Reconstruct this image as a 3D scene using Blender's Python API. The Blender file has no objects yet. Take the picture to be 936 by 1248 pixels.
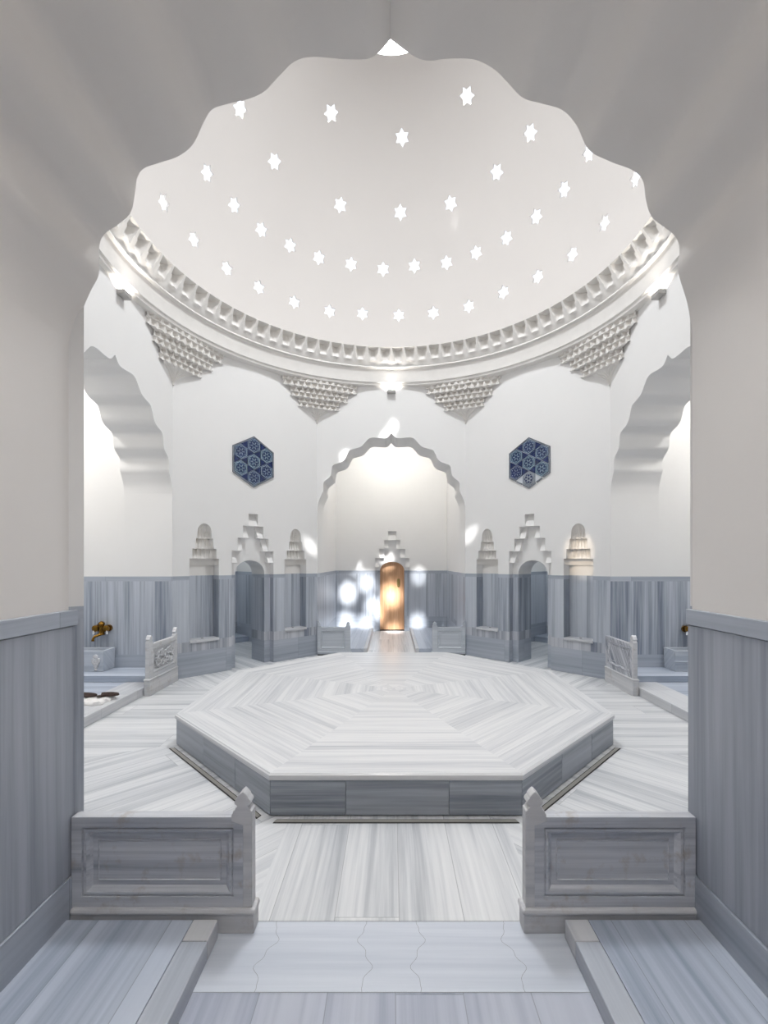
import bpy, bmesh, math, random
from mathutils import Vector, Matrix
from mathutils.geometry import tessellate_polygon, delaunay_2d_cdt
PI = math.pi
S = 3.6                      # one hall unit (centre of the octagon to a side) in metres
random.seed(4)
sc = bpy.context.scene
COL = sc.collection
X, Y, Z = Vector((1,0,0)), Vector((0,1,0)), Vector((0,0,1))
V = Vector

# ------------------------------------------------------------------ materials
def mat(name):
    m = bpy.data.materials.new(name); m.use_nodes = True
    nt = m.node_tree
    for n in list(nt.nodes): nt.nodes.remove(n)
    out = nt.nodes.new('ShaderNodeOutputMaterial')
    bs = nt.nodes.new('ShaderNodeBsdfPrincipled')
    nt.links.new(bs.outputs[0], out.inputs[0])
    return m, nt, bs, out

class N:
    def __init__(s, nt): s.nt = nt
    def put(s, sock, v):
        if v is None: return
        if isinstance(v, bpy.types.NodeSocket): s.nt.links.new(v, sock)
        else: sock.default_value = v
    def math(s, op, a, b=None, c=None):
        n = s.nt.nodes.new('ShaderNodeMath'); n.operation = op
        for i, v in enumerate((a, b, c)): s.put(n.inputs[i], v)
        return n.outputs[0]
    def comb(s, x, y, z=0.0):
        n = s.nt.nodes.new('ShaderNodeCombineXYZ')
        s.put(n.inputs[0], x); s.put(n.inputs[1], y); s.put(n.inputs[2], z)
        return n.outputs[0]
    def noise(s, vec, scale, detail=4, rough=.55):
        n = s.nt.nodes.new('ShaderNodeTexNoise')
        s.put(n.inputs['Vector'], vec)
        n.inputs['Scale'].default_value = scale; n.inputs['Detail'].default_value = detail
        n.inputs['Roughness'].default_value = rough
        return n.outputs[0]
    def white(s, vec):
        n = s.nt.nodes.new('ShaderNodeTexWhiteNoise'); n.noise_dimensions = '2D'
        s.put(n.inputs['Vector'], vec); return n.outputs[0]
    def ramp(s, fac, stops):
        n = s.nt.nodes.new('ShaderNodeValToRGB'); s.put(n.inputs[0], fac)
        e = n.color_ramp.elements
        while len(e) < len(stops): e.new(.5)
        for q, (p, c) in zip(e, stops): q.position = p; q.color = (*c, 1)
        return n.outputs[0]
    def mix(s, fac, a, b, blend='MIX'):
        n = s.nt.nodes.new('ShaderNodeMix'); n.data_type = 'RGBA'; n.blend_type = blend
        s.put(n.inputs[0], fac)
        s.put(n.inputs[6], a if isinstance(a, bpy.types.NodeSocket) else (*a, 1))
        s.put(n.inputs[7], b if isinstance(b, bpy.types.NodeSocket) else (*b, 1))
        return n.outputs[2]

def marble(name, dark, light, su=.13, sv=.5, joint=.0012, tone=.28, rough=.32, k=1.0, spec=.5, contrast=1.0, brown=0, warp=1.0):
    """Banded grey marble. U runs across the veins, V along them; slabs of su x sv each get their own veins."""
    m, nt, bs, out = mat(name); g = N(nt)
    uvn = nt.nodes.new('ShaderNodeUVMap'); uvn.uv_map = 'vein'
    sp = nt.nodes.new('ShaderNodeSeparateXYZ'); nt.links.new(uvn.outputs[0], sp.inputs[0])
    u, v = sp.outputs[0], sp.outputs[1]
    un = g.math('DIVIDE', u, su); iu = g.math('FLOOR', un); fu = g.math('SUBTRACT', un, iu)
    off = g.white(g.comb(iu, 3.7))
    vn = g.math('ADD', g.math('DIVIDE', v, sv), off); iv = g.math('FLOOR', vn); fv = g.math('SUBTRACT', vn, iv)
    h = g.white(g.comb(iu, iv))
    wv = g.math('MULTIPLY', g.math('SUBTRACT', g.noise(g.comb(g.math('MULTIPLY', u, 5.0), g.math('MULTIPLY', v, .9), h), 1.0, 2), .5), .022*warp)
    uu = g.math('ADD', g.math('ADD', u, wv), g.math('MULTIPLY', h, 17.0))
    vv = g.math('MULTIPLY', v, .016)
    n1 = g.noise(g.comb(uu, vv, h), 16*k, 3, .55)
    n2 = g.noise(g.comb(uu, g.math('MULTIPLY', vv, 1.6), h), 75*k, 4, .6)
    n3 = g.noise(g.comb(uu, g.math('MULTIPLY', v, .05), 0.0), 9*k, 5, .6)
    f = g.math('ADD', g.math('MULTIPLY', n1, .48), g.math('ADD', g.math('MULTIPLY', n2, .42), g.math('MULTIPLY', n3, .10)))
    f = g.math('ADD', f, g.math('MULTIPLY', g.math('SUBTRACT', h, .5), tone))
    f = g.math('ADD', g.math('MULTIPLY', g.math('SUBTRACT', f, .5), contrast), .5)
    mid = tuple(.45*a + .55*b for a, b in zip(dark, light))
    c = g.ramp(f, [(.26, dark), (.46, mid), (.56, tuple(.2*a+.8*b for a, b in zip(dark, light))), (.74, light)])
    if brown:
        tc = nt.nodes.new('ShaderNodeTexCoord')
        b1 = g.noise(tc.outputs['Object'], 7.0, 6, .65)
        fb = nt.nodes.new('ShaderNodeMapRange'); fb.inputs[1].default_value = .56; fb.inputs[2].default_value = .72
        fb.inputs[4].default_value = brown; nt.links.new(b1, fb.inputs[0])
        c = g.mix(fb.outputs[0], c, (.33, .25, .18))
        b2 = g.noise(tc.outputs['Object'], 2.2, 5, .6)
        fc = nt.nodes.new('ShaderNodeMapRange'); fc.inputs[1].default_value = .5; fc.inputs[2].default_value = .75
        fc.inputs[4].default_value = .45; nt.links.new(b2, fc.inputs[0])
        c = g.mix(fc.outputs[0], c, (.62, .60, .57))
    if joint:
        eu = g.math('MULTIPLY', g.math('MINIMUM', fu, g.math('SUBTRACT', 1.0, fu)), su)
        ev = g.math('MULTIPLY', g.math('MINIMUM', fv, g.math('SUBTRACT', 1.0, fv)), sv)
        j = g.math('LESS_THAN', g.math('MINIMUM', eu, ev), joint*.5)
        c = g.mix(g.math('MULTIPLY', j, .45), c, tuple(x*.4 for x in dark))
    nt.links.new(c, bs.inputs['Base Color'])
    bs.inputs['Roughness'].default_value = rough
    bs.inputs['Specular IOR Level'].default_value = spec
    return m

def plain(name, col, rough=.6, metal=0, var=.03, scale=3.0, spec=.4, bump=0):
    m, nt, bs, out = mat(name); g = N(nt)
    tc = nt.nodes.new('ShaderNodeTexCoord')
    n = g.noise(tc.outputs['Object'], scale, 5, .6)
    c = g.ramp(n, [(.3, tuple(max(0, x*(1-var)) for x in col)), (.7, tuple(min(1, x*(1+var)) for x in col))])
    nt.links.new(c, bs.inputs['Base Color'])
    bs.inputs['Roughness'].default_value = rough; bs.inputs['Metallic'].default_value = metal
    bs.inputs['Specular IOR Level'].default_value = spec
    if bump:
        b = nt.nodes.new('ShaderNodeBump'); b.inputs['Strength'].default_value = bump; b.inputs['Distance'].default_value = .004
        nt.links.new(g.noise(tc.outputs['Object'], scale*9, 4, .6), b.inputs['Height'])
        nt.links.new(b.outputs[0], bs.inputs['Normal'])
    return m

M = {}
M['plaster'] = plain('white_lime_plaster', (.86, .855, .845), .85, 0, .012, 1.2, .15, .15)
M['plaster_warm'] = plain('ivory_lime_plaster', (.82, .795, .77), .85, 0, .015, 1.2, .15, .15)
M['dome'] = plain('shaded_dome_plaster', (.71, .68, .655), .85, 0, .012, .8, .15)  # greyer than the walls: the dome's shading is put into its colour
M['stucco'] = plain('carved_stucco', (.83, .81, .78), .8, 0, .03, 6, .2)
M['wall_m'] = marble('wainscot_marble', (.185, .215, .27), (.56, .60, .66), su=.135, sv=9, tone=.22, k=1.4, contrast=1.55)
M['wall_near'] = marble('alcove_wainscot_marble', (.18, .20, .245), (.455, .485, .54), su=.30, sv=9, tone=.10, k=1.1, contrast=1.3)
M['band_m'] = marble('band_course_marble', (.19, .215, .27), (.60, .62, .66), su=.045, sv=9, tone=.30, k=1.3, contrast=1.3)
M['base_m'] = marble('base_course_marble', (.23, .265, .325), (.50, .54, .60), su=.6, sv=.42, tone=.12, k=1.2)
M['cap_m'] = marble('cap_course_marble', (.24, .27, .33), (.48, .52, .58), su=.6, sv=.3, tone=.12, k=2)
M['floor_m'] = marble('floor_marble', (.46, .485, .52), (.86, .87, .88), su=.098, sv=.62, tone=.05, rough=.24, k=1.7, contrast=1.35)
M['floor_dark'] = marble('alcove_floor_marble', (.31, .345, .44), (.58, .61, .69), su=.085, sv=.7, tone=.12, rough=.3, k=1.3, contrast=1.2)
M['thresh_m'] = marble('threshold_marble', (.45, .50, .59), (.77, .81, .88), su=.9, sv=9, joint=0, tone=.0, rough=.3, k=.9)
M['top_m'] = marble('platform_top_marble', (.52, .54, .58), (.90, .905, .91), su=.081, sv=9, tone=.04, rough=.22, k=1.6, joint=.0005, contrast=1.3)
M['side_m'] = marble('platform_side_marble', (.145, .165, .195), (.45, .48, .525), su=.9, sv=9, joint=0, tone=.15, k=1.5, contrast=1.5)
M['ledge_m'] = marble('ledge_marble', (.27, .32, .41), (.58, .63, .72), su=.105, sv=9, tone=.14, k=1.2, contrast=1.35)
M['kerb_m'] = marble('kerb_marble', (.44, .46, .50), (.76, .77, .79), su=.9, sv=.22, tone=.2, k=1.3)
M['screen_m'] = marble('old_carved_marble', (.27, .295, .35), (.73, .75, .79), su=.9, sv=9, joint=0, tone=0, k=1.4, brown=.6, rough=.4, contrast=1.5)
M['screen_w'] = marble('pale_carved_marble', (.42, .44, .48), (.80, .80, .81), su=.9, sv=9, joint=0, tone=0, k=1.5, brown=.35, rough=.4)
M['panel_v'] = marble('veined_breccia_marble', (.16, .18, .23), (.74, .75, .79), su=.9, sv=9, joint=0, tone=0, k=2.4, contrast=2.0, warp=2.5)
M['basin_m'] = marble('basin_marble', (.33, .38, .45), (.66, .70, .76), su=.9, sv=9, joint=0, tone=0, k=1.6)
M['kerb_b'] = marble('grey_kerb_marble', (.33, .365, .43), (.60, .635, .69), su=.9, sv=.40, tone=.12, k=1.4)
M['screen_b'] = marble('bluish_carved_marble', (.36, .40, .46), (.68, .72, .77), su=.9, sv=9, joint=0, tone=0, k=1.6)
M['joint'] = plain('dark_joint', (.20, .21, .23), .8)
M['slot'] = plain('black_slot', (.012, .012, .013), .7)
M['drain'] = plain('drain_cover_bronze', (.42, .41, .38), .45, .1)
M['brass'] = plain('aged_brass', (.21, .11, .02), .28, 1.0, .15, 20)
M['plate'] = plain('antique_brass_plate', (.30, .23, .09), .4, .8, .1, 20)
M['porcelain'] = plain('white_porcelain', (.85, .86, .88), .2)
M['lamp'] = plain('grey_lamp_housing', (.42, .41, .40), .4, .3)
M['towel'] = plain('white_towel', (.86, .85, .84), .95, 0, .03, 30, .1, .6)
M['slipper'] = plain('dark_brown_leather', (.055, .035, .03), .7, 0, .5, 40, .3, .5)
M['tile_blue'] = plain('iznik_blue_tile', (.045, .08, .15), .25, 0, .35, 14)
M['tile_pale'] = plain('pale_blue_tile', (.07, .125, .18), .25, 0, .3, 14)
M['tile_grey'] = plain('grey_worn_tile', (.22, .24, .27), .4, 0, .3, 14)
M['cobalt'] = plain('cobalt_glaze', (.010, .022, .085), .2, 0, .3, 10)
M['tile_line'] = plain('pale_tile_line', (.36, .43, .50), .3)
M['tile_white'] = plain('white_glaze', (.62, .66, .70), .3)
M['tile_border'] = plain('slate_border_tile', (.17, .19, .22), .4, 0, .25, 9)

def wood():
    m, nt, bs, out = mat('oiled_cedar'); g = N(nt)
    tc = nt.nodes.new('ShaderNodeTexCoord'); mp = nt.nodes.new('ShaderNodeMapping')
    mp.inputs['Scale'].default_value = (14, 14, .8); nt.links.new(tc.outputs['Object'], mp.inputs[0])
    n = g.noise(mp.outputs[0], 1.6, 6, .6)
    c = g.ramp(n, [(.3, (.50, .26, .13)), (.55, (.66, .39, .22)), (.75, (.77, .50, .32))])
    nt.links.new(c, bs.inputs['Base Color']); bs.inputs['Roughness'].default_value = .45
    return m
M['wood'] = wood()
def emit(name, col, st):
    m, nt, bs, out = mat(name)
    bs.inputs['Base Color'].default_value = (*col, 1)
    bs.inputs['Emission Color'].default_value = (*col, 1); bs.inputs['Emission Strength'].default_value = st
    return m
M['led'] = emit('lamp_diffuser', (1, .95, .87), 14)
def glass():
    m, nt, bs, out = mat('skylight_glass')
    t = nt.nodes.new('ShaderNodeBsdfTransparent'); t.inputs[0].default_value = (.97, .98, 1, 1)
    mx = nt.nodes.new('ShaderNodeMixShader'); mx.inputs[0].default_value = .06
    bs.inputs['Roughness'].default_value = .15; bs.inputs['Base Color'].default_value = (.9, .95, 1, 1)
    nt.links.new(t.outputs[0], mx.inputs[1]); nt.links.new(bs.outputs[0], mx.inputs[2]); nt.links.new(mx.outputs[0], out.inputs[0])
    return m
M['glass'] = glass()
def frost():
    m, nt, bs, out = mat('frosted_skylight_glass')
    t = nt.nodes.new('ShaderNodeBsdfTranslucent'); t.inputs[0].default_value = (.055, .058, .06, 1)
    nt.links.new(t.outputs[0], out.inputs[0]); return m
M['frost'] = frost()

# ------------------------------------------------------------------ mesh helpers (all in hall units)
def origin_of(o):
    p = V((0,0,0))
    while o is not None: p = p + o.location; o = o.parent
    return p

def vein_uv(bm, D):
    uv = bm.loops.layers.uv.get('vein') or bm.loops.layers.uv.new('vein')
    done = bm.faces.layers.int.get('uvdone')
    for f in bm.faces:
        if done and f[done]: continue
        f.normal_update(); n = f.normal
        if D == 'h':
            d = Z.cross(n)
            d = d.normalized() if d.length > .3 else X
        else: d = D
        t = d.cross(n)
        if t.length < .3:
            t = n.orthogonal().normalized(); d = t.cross(n)
        t.normalize()
        for l in f.loops:
            l[uv].uv = (l.vert.co.dot(t), l.vert.co.dot(d))

def obj(name, bm, m, parent=None, veins=None, smooth=None, base=False, recalc=True, bevel=0):
    if recalc: bmesh.ops.recalc_face_normals(bm, faces=bm.faces)
    if veins is not None: vein_uv(bm, veins)
    bmesh.ops.scale(bm, vec=(S, S, S), verts=bm.verts)
    off = V((0,0,0))
    if parent is not None: off = origin_of(parent)
    elif base:
        xs = [v.co.x for v in bm.verts]; ys = [v.co.y for v in bm.verts]; zs = [v.co.z for v in bm.verts]
        off = V(((min(xs)+max(xs))/2, (min(ys)+max(ys))/2, min(zs)))
    bmesh.ops.translate(bm, vec=-off, verts=bm.verts)
    me = bpy.data.meshes.new(name); bm.to_mesh(me); bm.free()
    for x in (m if isinstance(m, (list, tuple)) else [m]): me.materials.append(M[x] if isinstance(x, str) else x)
    if smooth is not None:
        for p in me.polygons: p.use_smooth = True
        me.set_sharp_from_angle(angle=math.radians(smooth))
    o = bpy.data.objects.new(name, me); COL.objects.link(o)
    if parent is not None: o.parent = parent
    elif base: o.location = off
    if bevel:
        b = o.modifiers.new('bevel', 'BEVEL'); b.width = bevel; b.segments = 2; b.limit_method = 'ANGLE'; b.angle_limit = math.radians(40)
    return o

def tag(o, label, cat, group=None):
    o['label'] = label; o['category'] = cat
    if group: o['group'] = group
    return o
def struct(o): o['kind'] = 'structure'; return o
def thing(name, loc, label, cat, group=None):
    o = bpy.data.objects.new(name, None); COL.objects.link(o)
    o.location = V(loc)*S; o.empty_display_size = .1
    return tag(o, label, cat, group)

def fr(P, T, D):
    """frame: local (s, d, z) -> world"""
    P, T, D = V(P), V(T).normalized(), V(D).normalized()
    return lambda s, d, z: V((P.x + T.x*s + D.x*d, P.y + T.y*s + D.y*d, P.z + z))
W = fr((0,0,0), X, Y)

def box(bm, f, s0, s1, d0, d1, z0, z1):
    vs = [bm.verts.new(f(s, d, z)) for z in (z0, z1) for d in (d0, d1) for s in (s0, s1)]
    for q in ((0,1,3,2), (4,6,7,5), (0,4,5,1), (2,3,7,6), (0,2,6,4), (1,5,7,3)):
        bm.faces.new([vs[i] for i in q])
    return vs

def prism(bm, f, outer, holes, d0, d1, back=True):
    """outline (s,z) with holes, extruded along d"""
    loops = [outer] + list(holes)
    tris = tessellate_polygon([[V((p[0], p[1], 0)) for p in l] for l in loops])
    fl = [p for l in loops for p in l]
    a = [bm.verts.new(f(p[0], d0, p[1])) for p in fl]
    b = [bm.verts.new(f(p[0], d1, p[1])) for p in fl]
    for t in tris:
        try: bm.faces.new([a[i] for i in t])
        except ValueError: pass
        if back:
            try: bm.faces.new([b[i] for i in reversed(t)])
            except ValueError: pass
    k = 0
    for l in loops:
        n = len(l)
        for i in range(n):
            j = (i+1) % n
            bm.faces.new((a[k+i], a[k+j], b[k+j], b[k+i]))
        k += n

def tube(bm, pts, r, n=10, caps=True):
    """round tube through points; r a number or a list"""
    pts = [V(p) for p in pts]; rings = []
    for i, p in enumerate(pts):
        d = (pts[min(i+1, len(pts)-1)] - pts[max(i-1, 0)]).normalized()
        a = d.orthogonal().normalized() if i == 0 else (rings[-1][1] - d*rings[-1][1].dot(d)).normalized()
        b = d.cross(a); rr = r[i] if isinstance(r, (list, tuple)) else r
        rings.append(([bm.verts.new(p + (a*math.cos(2*PI*k/n) + b*math.sin(2*PI*k/n))*rr) for k in range(n)], a))
    for (r0, _), (r1, _) in zip(rings, rings[1:]):
        for k in range(n): bm.faces.new((r0[k], r0[(k+1) % n], r1[(k+1) % n], r1[k]))
    if caps:
        bm.faces.new(rings[0][0][::-1]); bm.faces.new(rings[-1][0])

def lathe(bm, prof, seg=96, c=(0,0,0), closed=False):
    rings = [[bm.verts.new((c[0]+r*math.cos(2*PI*k/seg), c[1]+r*math.sin(2*PI*k/seg), c[2]+z)) for k in range(seg)] for r, z in prof]
    pr = list(zip(rings, rings[1:])) + ([(rings[-1], rings[0])] if closed else [])
    for a, b in pr:
        for k in range(seg): bm.faces.new((a[k], a[(k+1) % seg], b[(k+1) % seg], b[k]))
    return rings

def spline(pts, n=6):
    out = []
    for i in range(len(pts)-1):
        p0, p1, p2, p3 = pts[max(i-1,0)], pts[i], pts[i+1], pts[min(i+2, len(pts)-1)]
        for k in range(n):
            t = k/n
            out.append(tuple(.5*((2*p1[c]) + (-p0[c]+p2[c])*t + (2*p0[c]-5*p1[c]+4*p2[c]-p3[c])*t*t + (-p0[c]+3*p1[c]-3*p2[c]+p3[c])*t**3) for c in (0,1)))
    out.append(tuple(pts[-1])); return out

HW = .474                    # top of the marble wainscot
BANDS = [(-.2, .118, 'base_course', 'base_m', 'h'), (.118, .452, 'wainscot', 'wall_m', Z), (.452, HW, 'wainscot_cap', 'cap_m', 'h')]
DIAG = [(-.2, .118, 'base_course', 'base_m', 'h'), (.118, .165, 'band_course', 'band_m', Z), (.165, .455, 'wainscot', 'wall_m', Z), (.455, HW, 'wainscot_cap', 'cap_m', 'h')]
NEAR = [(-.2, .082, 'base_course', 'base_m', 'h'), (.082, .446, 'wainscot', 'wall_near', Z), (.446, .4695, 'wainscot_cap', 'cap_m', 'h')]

def wall(name, bm, bands=BANDS, plaster='plaster', smooth=35):
    """cut a wall into its courses: plaster above, marble courses below as parts"""
    bmesh.ops.recalc_face_normals(bm, faces=bm.faces)
    for b in bands:
        bmesh.ops.bisect_plane(bm, geom=bm.verts[:]+bm.edges[:]+bm.faces[:], plane_co=(0,0,b[1]), plane_no=Z, dist=1e-6)
    def take(z0, z1):
        nb = bmesh.new(); mp = {}
        for f in bm.faces:
            zc = sum(v.co.z for v in f.verts)/len(f.verts)
            if z0 <= zc < z1:
                vs = []
                for v in f.verts:
                    if v not in mp: mp[v] = nb.verts.new(v.co)
                    vs.append(mp[v])
                nb.faces.new(vs)
        return nb
    top = max(b[1] for b in bands)
    o = struct(obj(name, take(top, 99), plaster, smooth=smooth, recalc=False))
    for z0, z1, n, m, d in bands:
        nb = take(z0, z1)
        if nb.faces: obj(n, nb, m, o, d, recalc=False, smooth=smooth)
        else: nb.free()
    bm.free()
    return o

# ------------------------------------------------------------------ scalloped arch outline
LEFT = [(92,422),(98,387),(110.5,356.5),(121,334),(121.5,301),(128,286),(146,273),(160,259),(165,236),(168,217),(176,206),(195,199),(218,191),(236,176),(248,151),(258.6,134.6),(276,128),(306,120.5),(324,111),(341,93),(359,76),(382,70.3),(427,73.5),(454,70.5),(476,49)]
RIGHT = [(842,402),(837.5,371.5),(826,331),(827.5,303),(820,286),(795,266),(787,246),(783,221),(770,208),(742,197),(717,183),(702,153),(684.5,134.6),(660,127),(637,120),(618,101),(601.5,85),(576.5,73.3),(545,72.5),(522,75),(503.7,69),(476,49)]
def arch_near():
    k = .684/554
    l = [((x-477)*k, .54+(685-y)*k) for x, y in LEFT]; r = [((x-477)*k, .54+(685-y)*k) for x, y in RIGHT]
    return spline(l) + spline(r)[::-1][1:]
def arch_std():
    l = [((x-476)*.00112, .54+(685-y)*.00118) for x, y in LEFT]
    l = spline(l); r = [(-s, z) for s, z in l]
    return l + r[::-1][1:]

def arm(side, f, prof, v0, v1, vb, bands, plaster, wo, back=None, arm_plaster=None):
    jl, jr = prof[0][0], prof[-1][0]
    bm = bmesh.new()
    prism(bm, f, [(-wo,-.02), (jl,-.02)] + prof + [(jr,-.02), (wo,-.02), (wo,1.75), (-wo,1.75)], [], v0, v1)
    wall('wall_'+side, bm, bands, plaster)
    bm = bmesh.new()
    box(bm, f, jl-.1, jl, v1, vb+.12, -.02, 1.4); box(bm, f, jr, jr+.1, v1, vb+.12, -.02, 1.4)
    wall('wall_'+side+'_alcove', bm, bands, arm_plaster or plaster)
    if back is None:
        bm = bmesh.new(); box(bm, f, jl, jr, vb, vb+.12, -.02, 1.7)
        wall('wall_'+side+'_end', bm, bands, arm_plaster or plaster)
    # barrel vault behind the arch
    bm = bmesh.new(); c = (jl+jr)/2; h = (jr-jl)/2; n = 24
    out = [(c - h*math.cos(PI*i/n), 1.3 + .32*math.sin(PI*i/n)) for i in range(n+1)]
    out2 = [(c - (h+.08)*math.cos(PI*i/n), 1.3 + .40*math.sin(PI*i/n)) for i in range(n+1)]
    prism(bm, f, out + out2[::-1], [], v1-.01, vb+.12)
    struct(obj('ceiling_'+side, bm, arm_plaster or plaster, smooth=40))

fFar = lambda s, d, z: V((s, d, z))
fNear = lambda s, d, z: V((s, -d, z))
fLeft = lambda s, d, z: V((-d, s, z))
fRight = lambda s, d, z: V((d, s, z))
std = arch_std()
arm('back', fFar, std, 1.0, 1.22, 1.875, BANDS, 'plaster', .452, back='door')
arm('left', fLeft, std, 1.0, 1.22, 1.875, BANDS, 'plaster', .452)
arm('right', fRight, std, 1.0, 1.22, 1.875, BANDS, 'plaster', .452)
arm('front', fNear, arch_near(), .962, 1.28, 2.25, NEAR, 'plaster_warm', .53)
# the near alcove's proud marble cladding (the plaster above sits a little behind it)
for side, xs, xp in (('left', -.4695, -.50), ('right', .4465, .48)):
    bm = bmesh.new(); a, b = sorted((xs, xp)); box(bm, W, a, b, -2.25, -.9615, -.02, .4695)
    o = None
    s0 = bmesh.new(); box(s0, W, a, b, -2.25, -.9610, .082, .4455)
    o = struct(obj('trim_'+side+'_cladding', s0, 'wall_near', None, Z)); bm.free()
    e = .0025 if side == 'left' else -.0025
    s1 = bmesh.new(); c, d = sorted((xs+e, xp)); box(s1, W, c, d, -2.25, -.9590, .4465, .4695)
    obj('cladding_cap', s1, 'cap_m', o, Y, bevel=.004)
    s2 = bmesh.new(); c, d = sorted((xs+e*1.2, xp)); box(s2, W, c, d, -2.25, -.9595, -.02, .0812)
    obj('cladding_base', s2, 'base_m', o, Y, bevel=.003)

# ------------------------------------------------------------------ stepped door surround, niches, diagonal walls
STEPS = [(.118, .597), (.087, .664), (.057, .726), (.026, .79)]
def steps_outline(steps, bottom=-.02):
    l = [(-steps[0][0], bottom)]
    for i, (h, z) in enumerate(steps):
        l.append((-h, z))
        if i+1 < len(steps): l.append((-steps[i+1][0], z))
    return l + [(-s, z) for s, z in l[::-1]]
def door_outline(h, spring, apex, bottom=-.02, n=14):
    l = [(-h, bottom), (-h, spring)]
    for i in range(1, n):
        a = PI/2*i/n
        l.append((-h*math.cos(a)**.92, spring + (apex-spring)*math.sin(a)**1.0))
    return l + [(0, apex)] + [(-s, z) for s, z in l[::-1]]
def gable_cells(bm, f, steps, d, zlow):
    """sloping stalactite cells on both flights of the stepped gable"""
    for i, (h, z1) in enumerate(steps):
        z0 = zlow if i == 0 else steps[i-1][1]
        hi = steps[i+1][0] if i+1 < len(steps) else 0
        for sg in (-1, 1):
            if i == len(steps)-1:
                if sg > 0: continue
                a, b = -h, h
            else: a, b = sorted((sg*hi, sg*h))
            vs = [f(a, .003, z0), f(b, .003, z0), f(b, d-.001, z1), f(a, d-.001, z1), f(a, d, z0), f(b, d, z0)]
            vs = [bm.verts.new(p) for p in vs]
            for q in ((0,1,2,3), (0,4,5,1), (0,3,4), (1,5,2)): bm.faces.new([vs[k] for k in q])

NT = [(.556, .071), (.604, .058), (.654, .043), (.684, .035)]
def niche_outline(c):
    l = [(-.071, .166), (-.071, .556), (-.060, .556), (-.057, .604), (-.046, .604), (-.041, .654), (-.036, .654), (-.034, .684)]
    for i in range(1, 8):
        a = PI/2*i/8; l.append((-.034*math.cos(a), .684 + .041*math.sin(a)))
    l = l + [(0, .725)] + [(-s, z) for s, z in l[::-1]]
    return [(c+s, z) for s, z in l]
def niche(f, c, parent):
    D = .064
    g = lambda s, d, z: f(c+s, d, z)
    bm = bmesh.new(); box(bm, g, -.074, .074, D, D+.01, .15, HW)
    obj('niche_back', bm, 'wall_m', parent, Z)
    bm = bmesh.new(); box(bm, g, -.0705, .0705, -.006, D, .158, .170)
    o = obj('niche_sill', bm, 'kerb_m', parent, 'h', bevel=.004)
    bm = bmesh.new(); tube(bm, [g(.0, .03, .1702), g(.0, .03, .1712)], .006, 12)
    obj('drain_hole', bm, 'slot', o)
    # muqarnas head: tiers of little concave cells stepping forward to a ribbed hood
    bm = bmesh.new(); box(bm, g, -.074, .074, D, D+.01, HW, .53)
    rows = []
    nx = 60
    tiers = [(.525, .556, .072, .072, .060, 0, .0), (.556, .604, .062, .058, .050, 6, .012), (.604, .654, .048, .042, .040, 6, .012), (.654, .684, .038, .035, .032, 6, .006)]
    for z0, z1, h0, h1, Dk, nc, am in tiers:
        for v in [0, .08, .2, .35, .5, .65, .8, .92, 1]:
            row = []
            for i in range(nx+1):
                x = -1 + 2*i/nx
                env = max(0., 1-abs(x)**4)**.5
                d = Dk*env
                if nc:
                    xc = abs(((x+1)/2*nc) % 1*2-1)
                    arch = max(0., 1-(xc/.85)**2)**.5
                    d += am*(arch*(1 if v > .12 else .25)*(.35+.65*v) - .5)*env
                row.append(bm.verts.new(g(x*(h0+(h1-h0)*v), max(d, .0), z0+(z1-z0)*v)))
            rows.append(row)
    for k in range(0, 11):
        a = PI/2*k/10; row = []
        for i in range(nx+1):
            x = -1 + 2*i/nx
            env = max(0., 1-x*x)**.5
            rib = abs(math.sin(x*PI*2.5))
            d = (.028*env*math.cos(a) + .004*rib*math.cos(a)*env)
            row.append(bm.verts.new(g(x*.0345*max(math.cos(a), .03), d, .684+.041*math.sin(a))))
        rows.append(row)
    for a, b in zip(rows, rows[1:]):
        for i in range(nx): bm.faces.new((a[i], a[i+1], b[i+1], b[i]))
    obj('niche_head', bm, 'stucco', parent, smooth=35)

def diagonal(name, P0, P1, full=True):
    P0, P1 = V((*P0, 0)), V((*P1, 0)); L = (P1-P0).length; T = (P1-P0)/L; C = (P0+P1)/2
    Nn = V((C.x, C.y, 0)).normalized(); Nn = (Nn - T*Nn.dot(T)).normalized()
    f = fr(C, T, Nn); h = L/2; bm = bmesh.new()
    if not full:
        box(bm, f, -h, h, 0, .175, -.02, 1.75); wall(name, bm, DIAG); return f, None
    st = steps_outline(STEPS)
    holes = [niche_outline(-.254), niche_outline(.257)]
    prism(bm, f, [(-h,-.02)] + st + [(h,-.02), (h,1.75), (-h,1.75)], holes, 0, .036, back=False)
    prism(bm, f, [(-h,-.02)] + door_outline(.083, .478, .549) + [(h,-.02), (h,1.75), (-h,1.75)], holes, .036, .175)
    gable_cells(bm, f, STEPS, .036, .536)
    o = wall(name, bm, DIAG)
    niche(f, -.254, o); niche(f, .257, o)
    # the washing cell behind the doorway
    bm = bmesh.new()
    for a, b, c, d in ((-.42,-.34,.175,.95), (.34,.42,.175,.95), (-.34,.34,.87,.95)): box(bm, f, a, b, c, d, -.02, 1.0)
    wall(name+'_cell', bm)
    bm = bmesh.new(); box(bm, f, -.42, .42, .17, .95, .98, 1.04)
    struct(obj('ceiling_'+name[5:]+'_cell', bm, 'plaster'))
    return f, o
fBL, _ = diagonal('wall_back_left', (-1, .434), (-.434, 1))
fBR, _ = diagonal('wall_back_right', (1, .434), (.434, 1))
diagonal('wall_front_left', (-1, -.434), (-.462, -.962), False)
diagonal('wall_front_right', (1, -.434), (.449, -.962), False)

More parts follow.
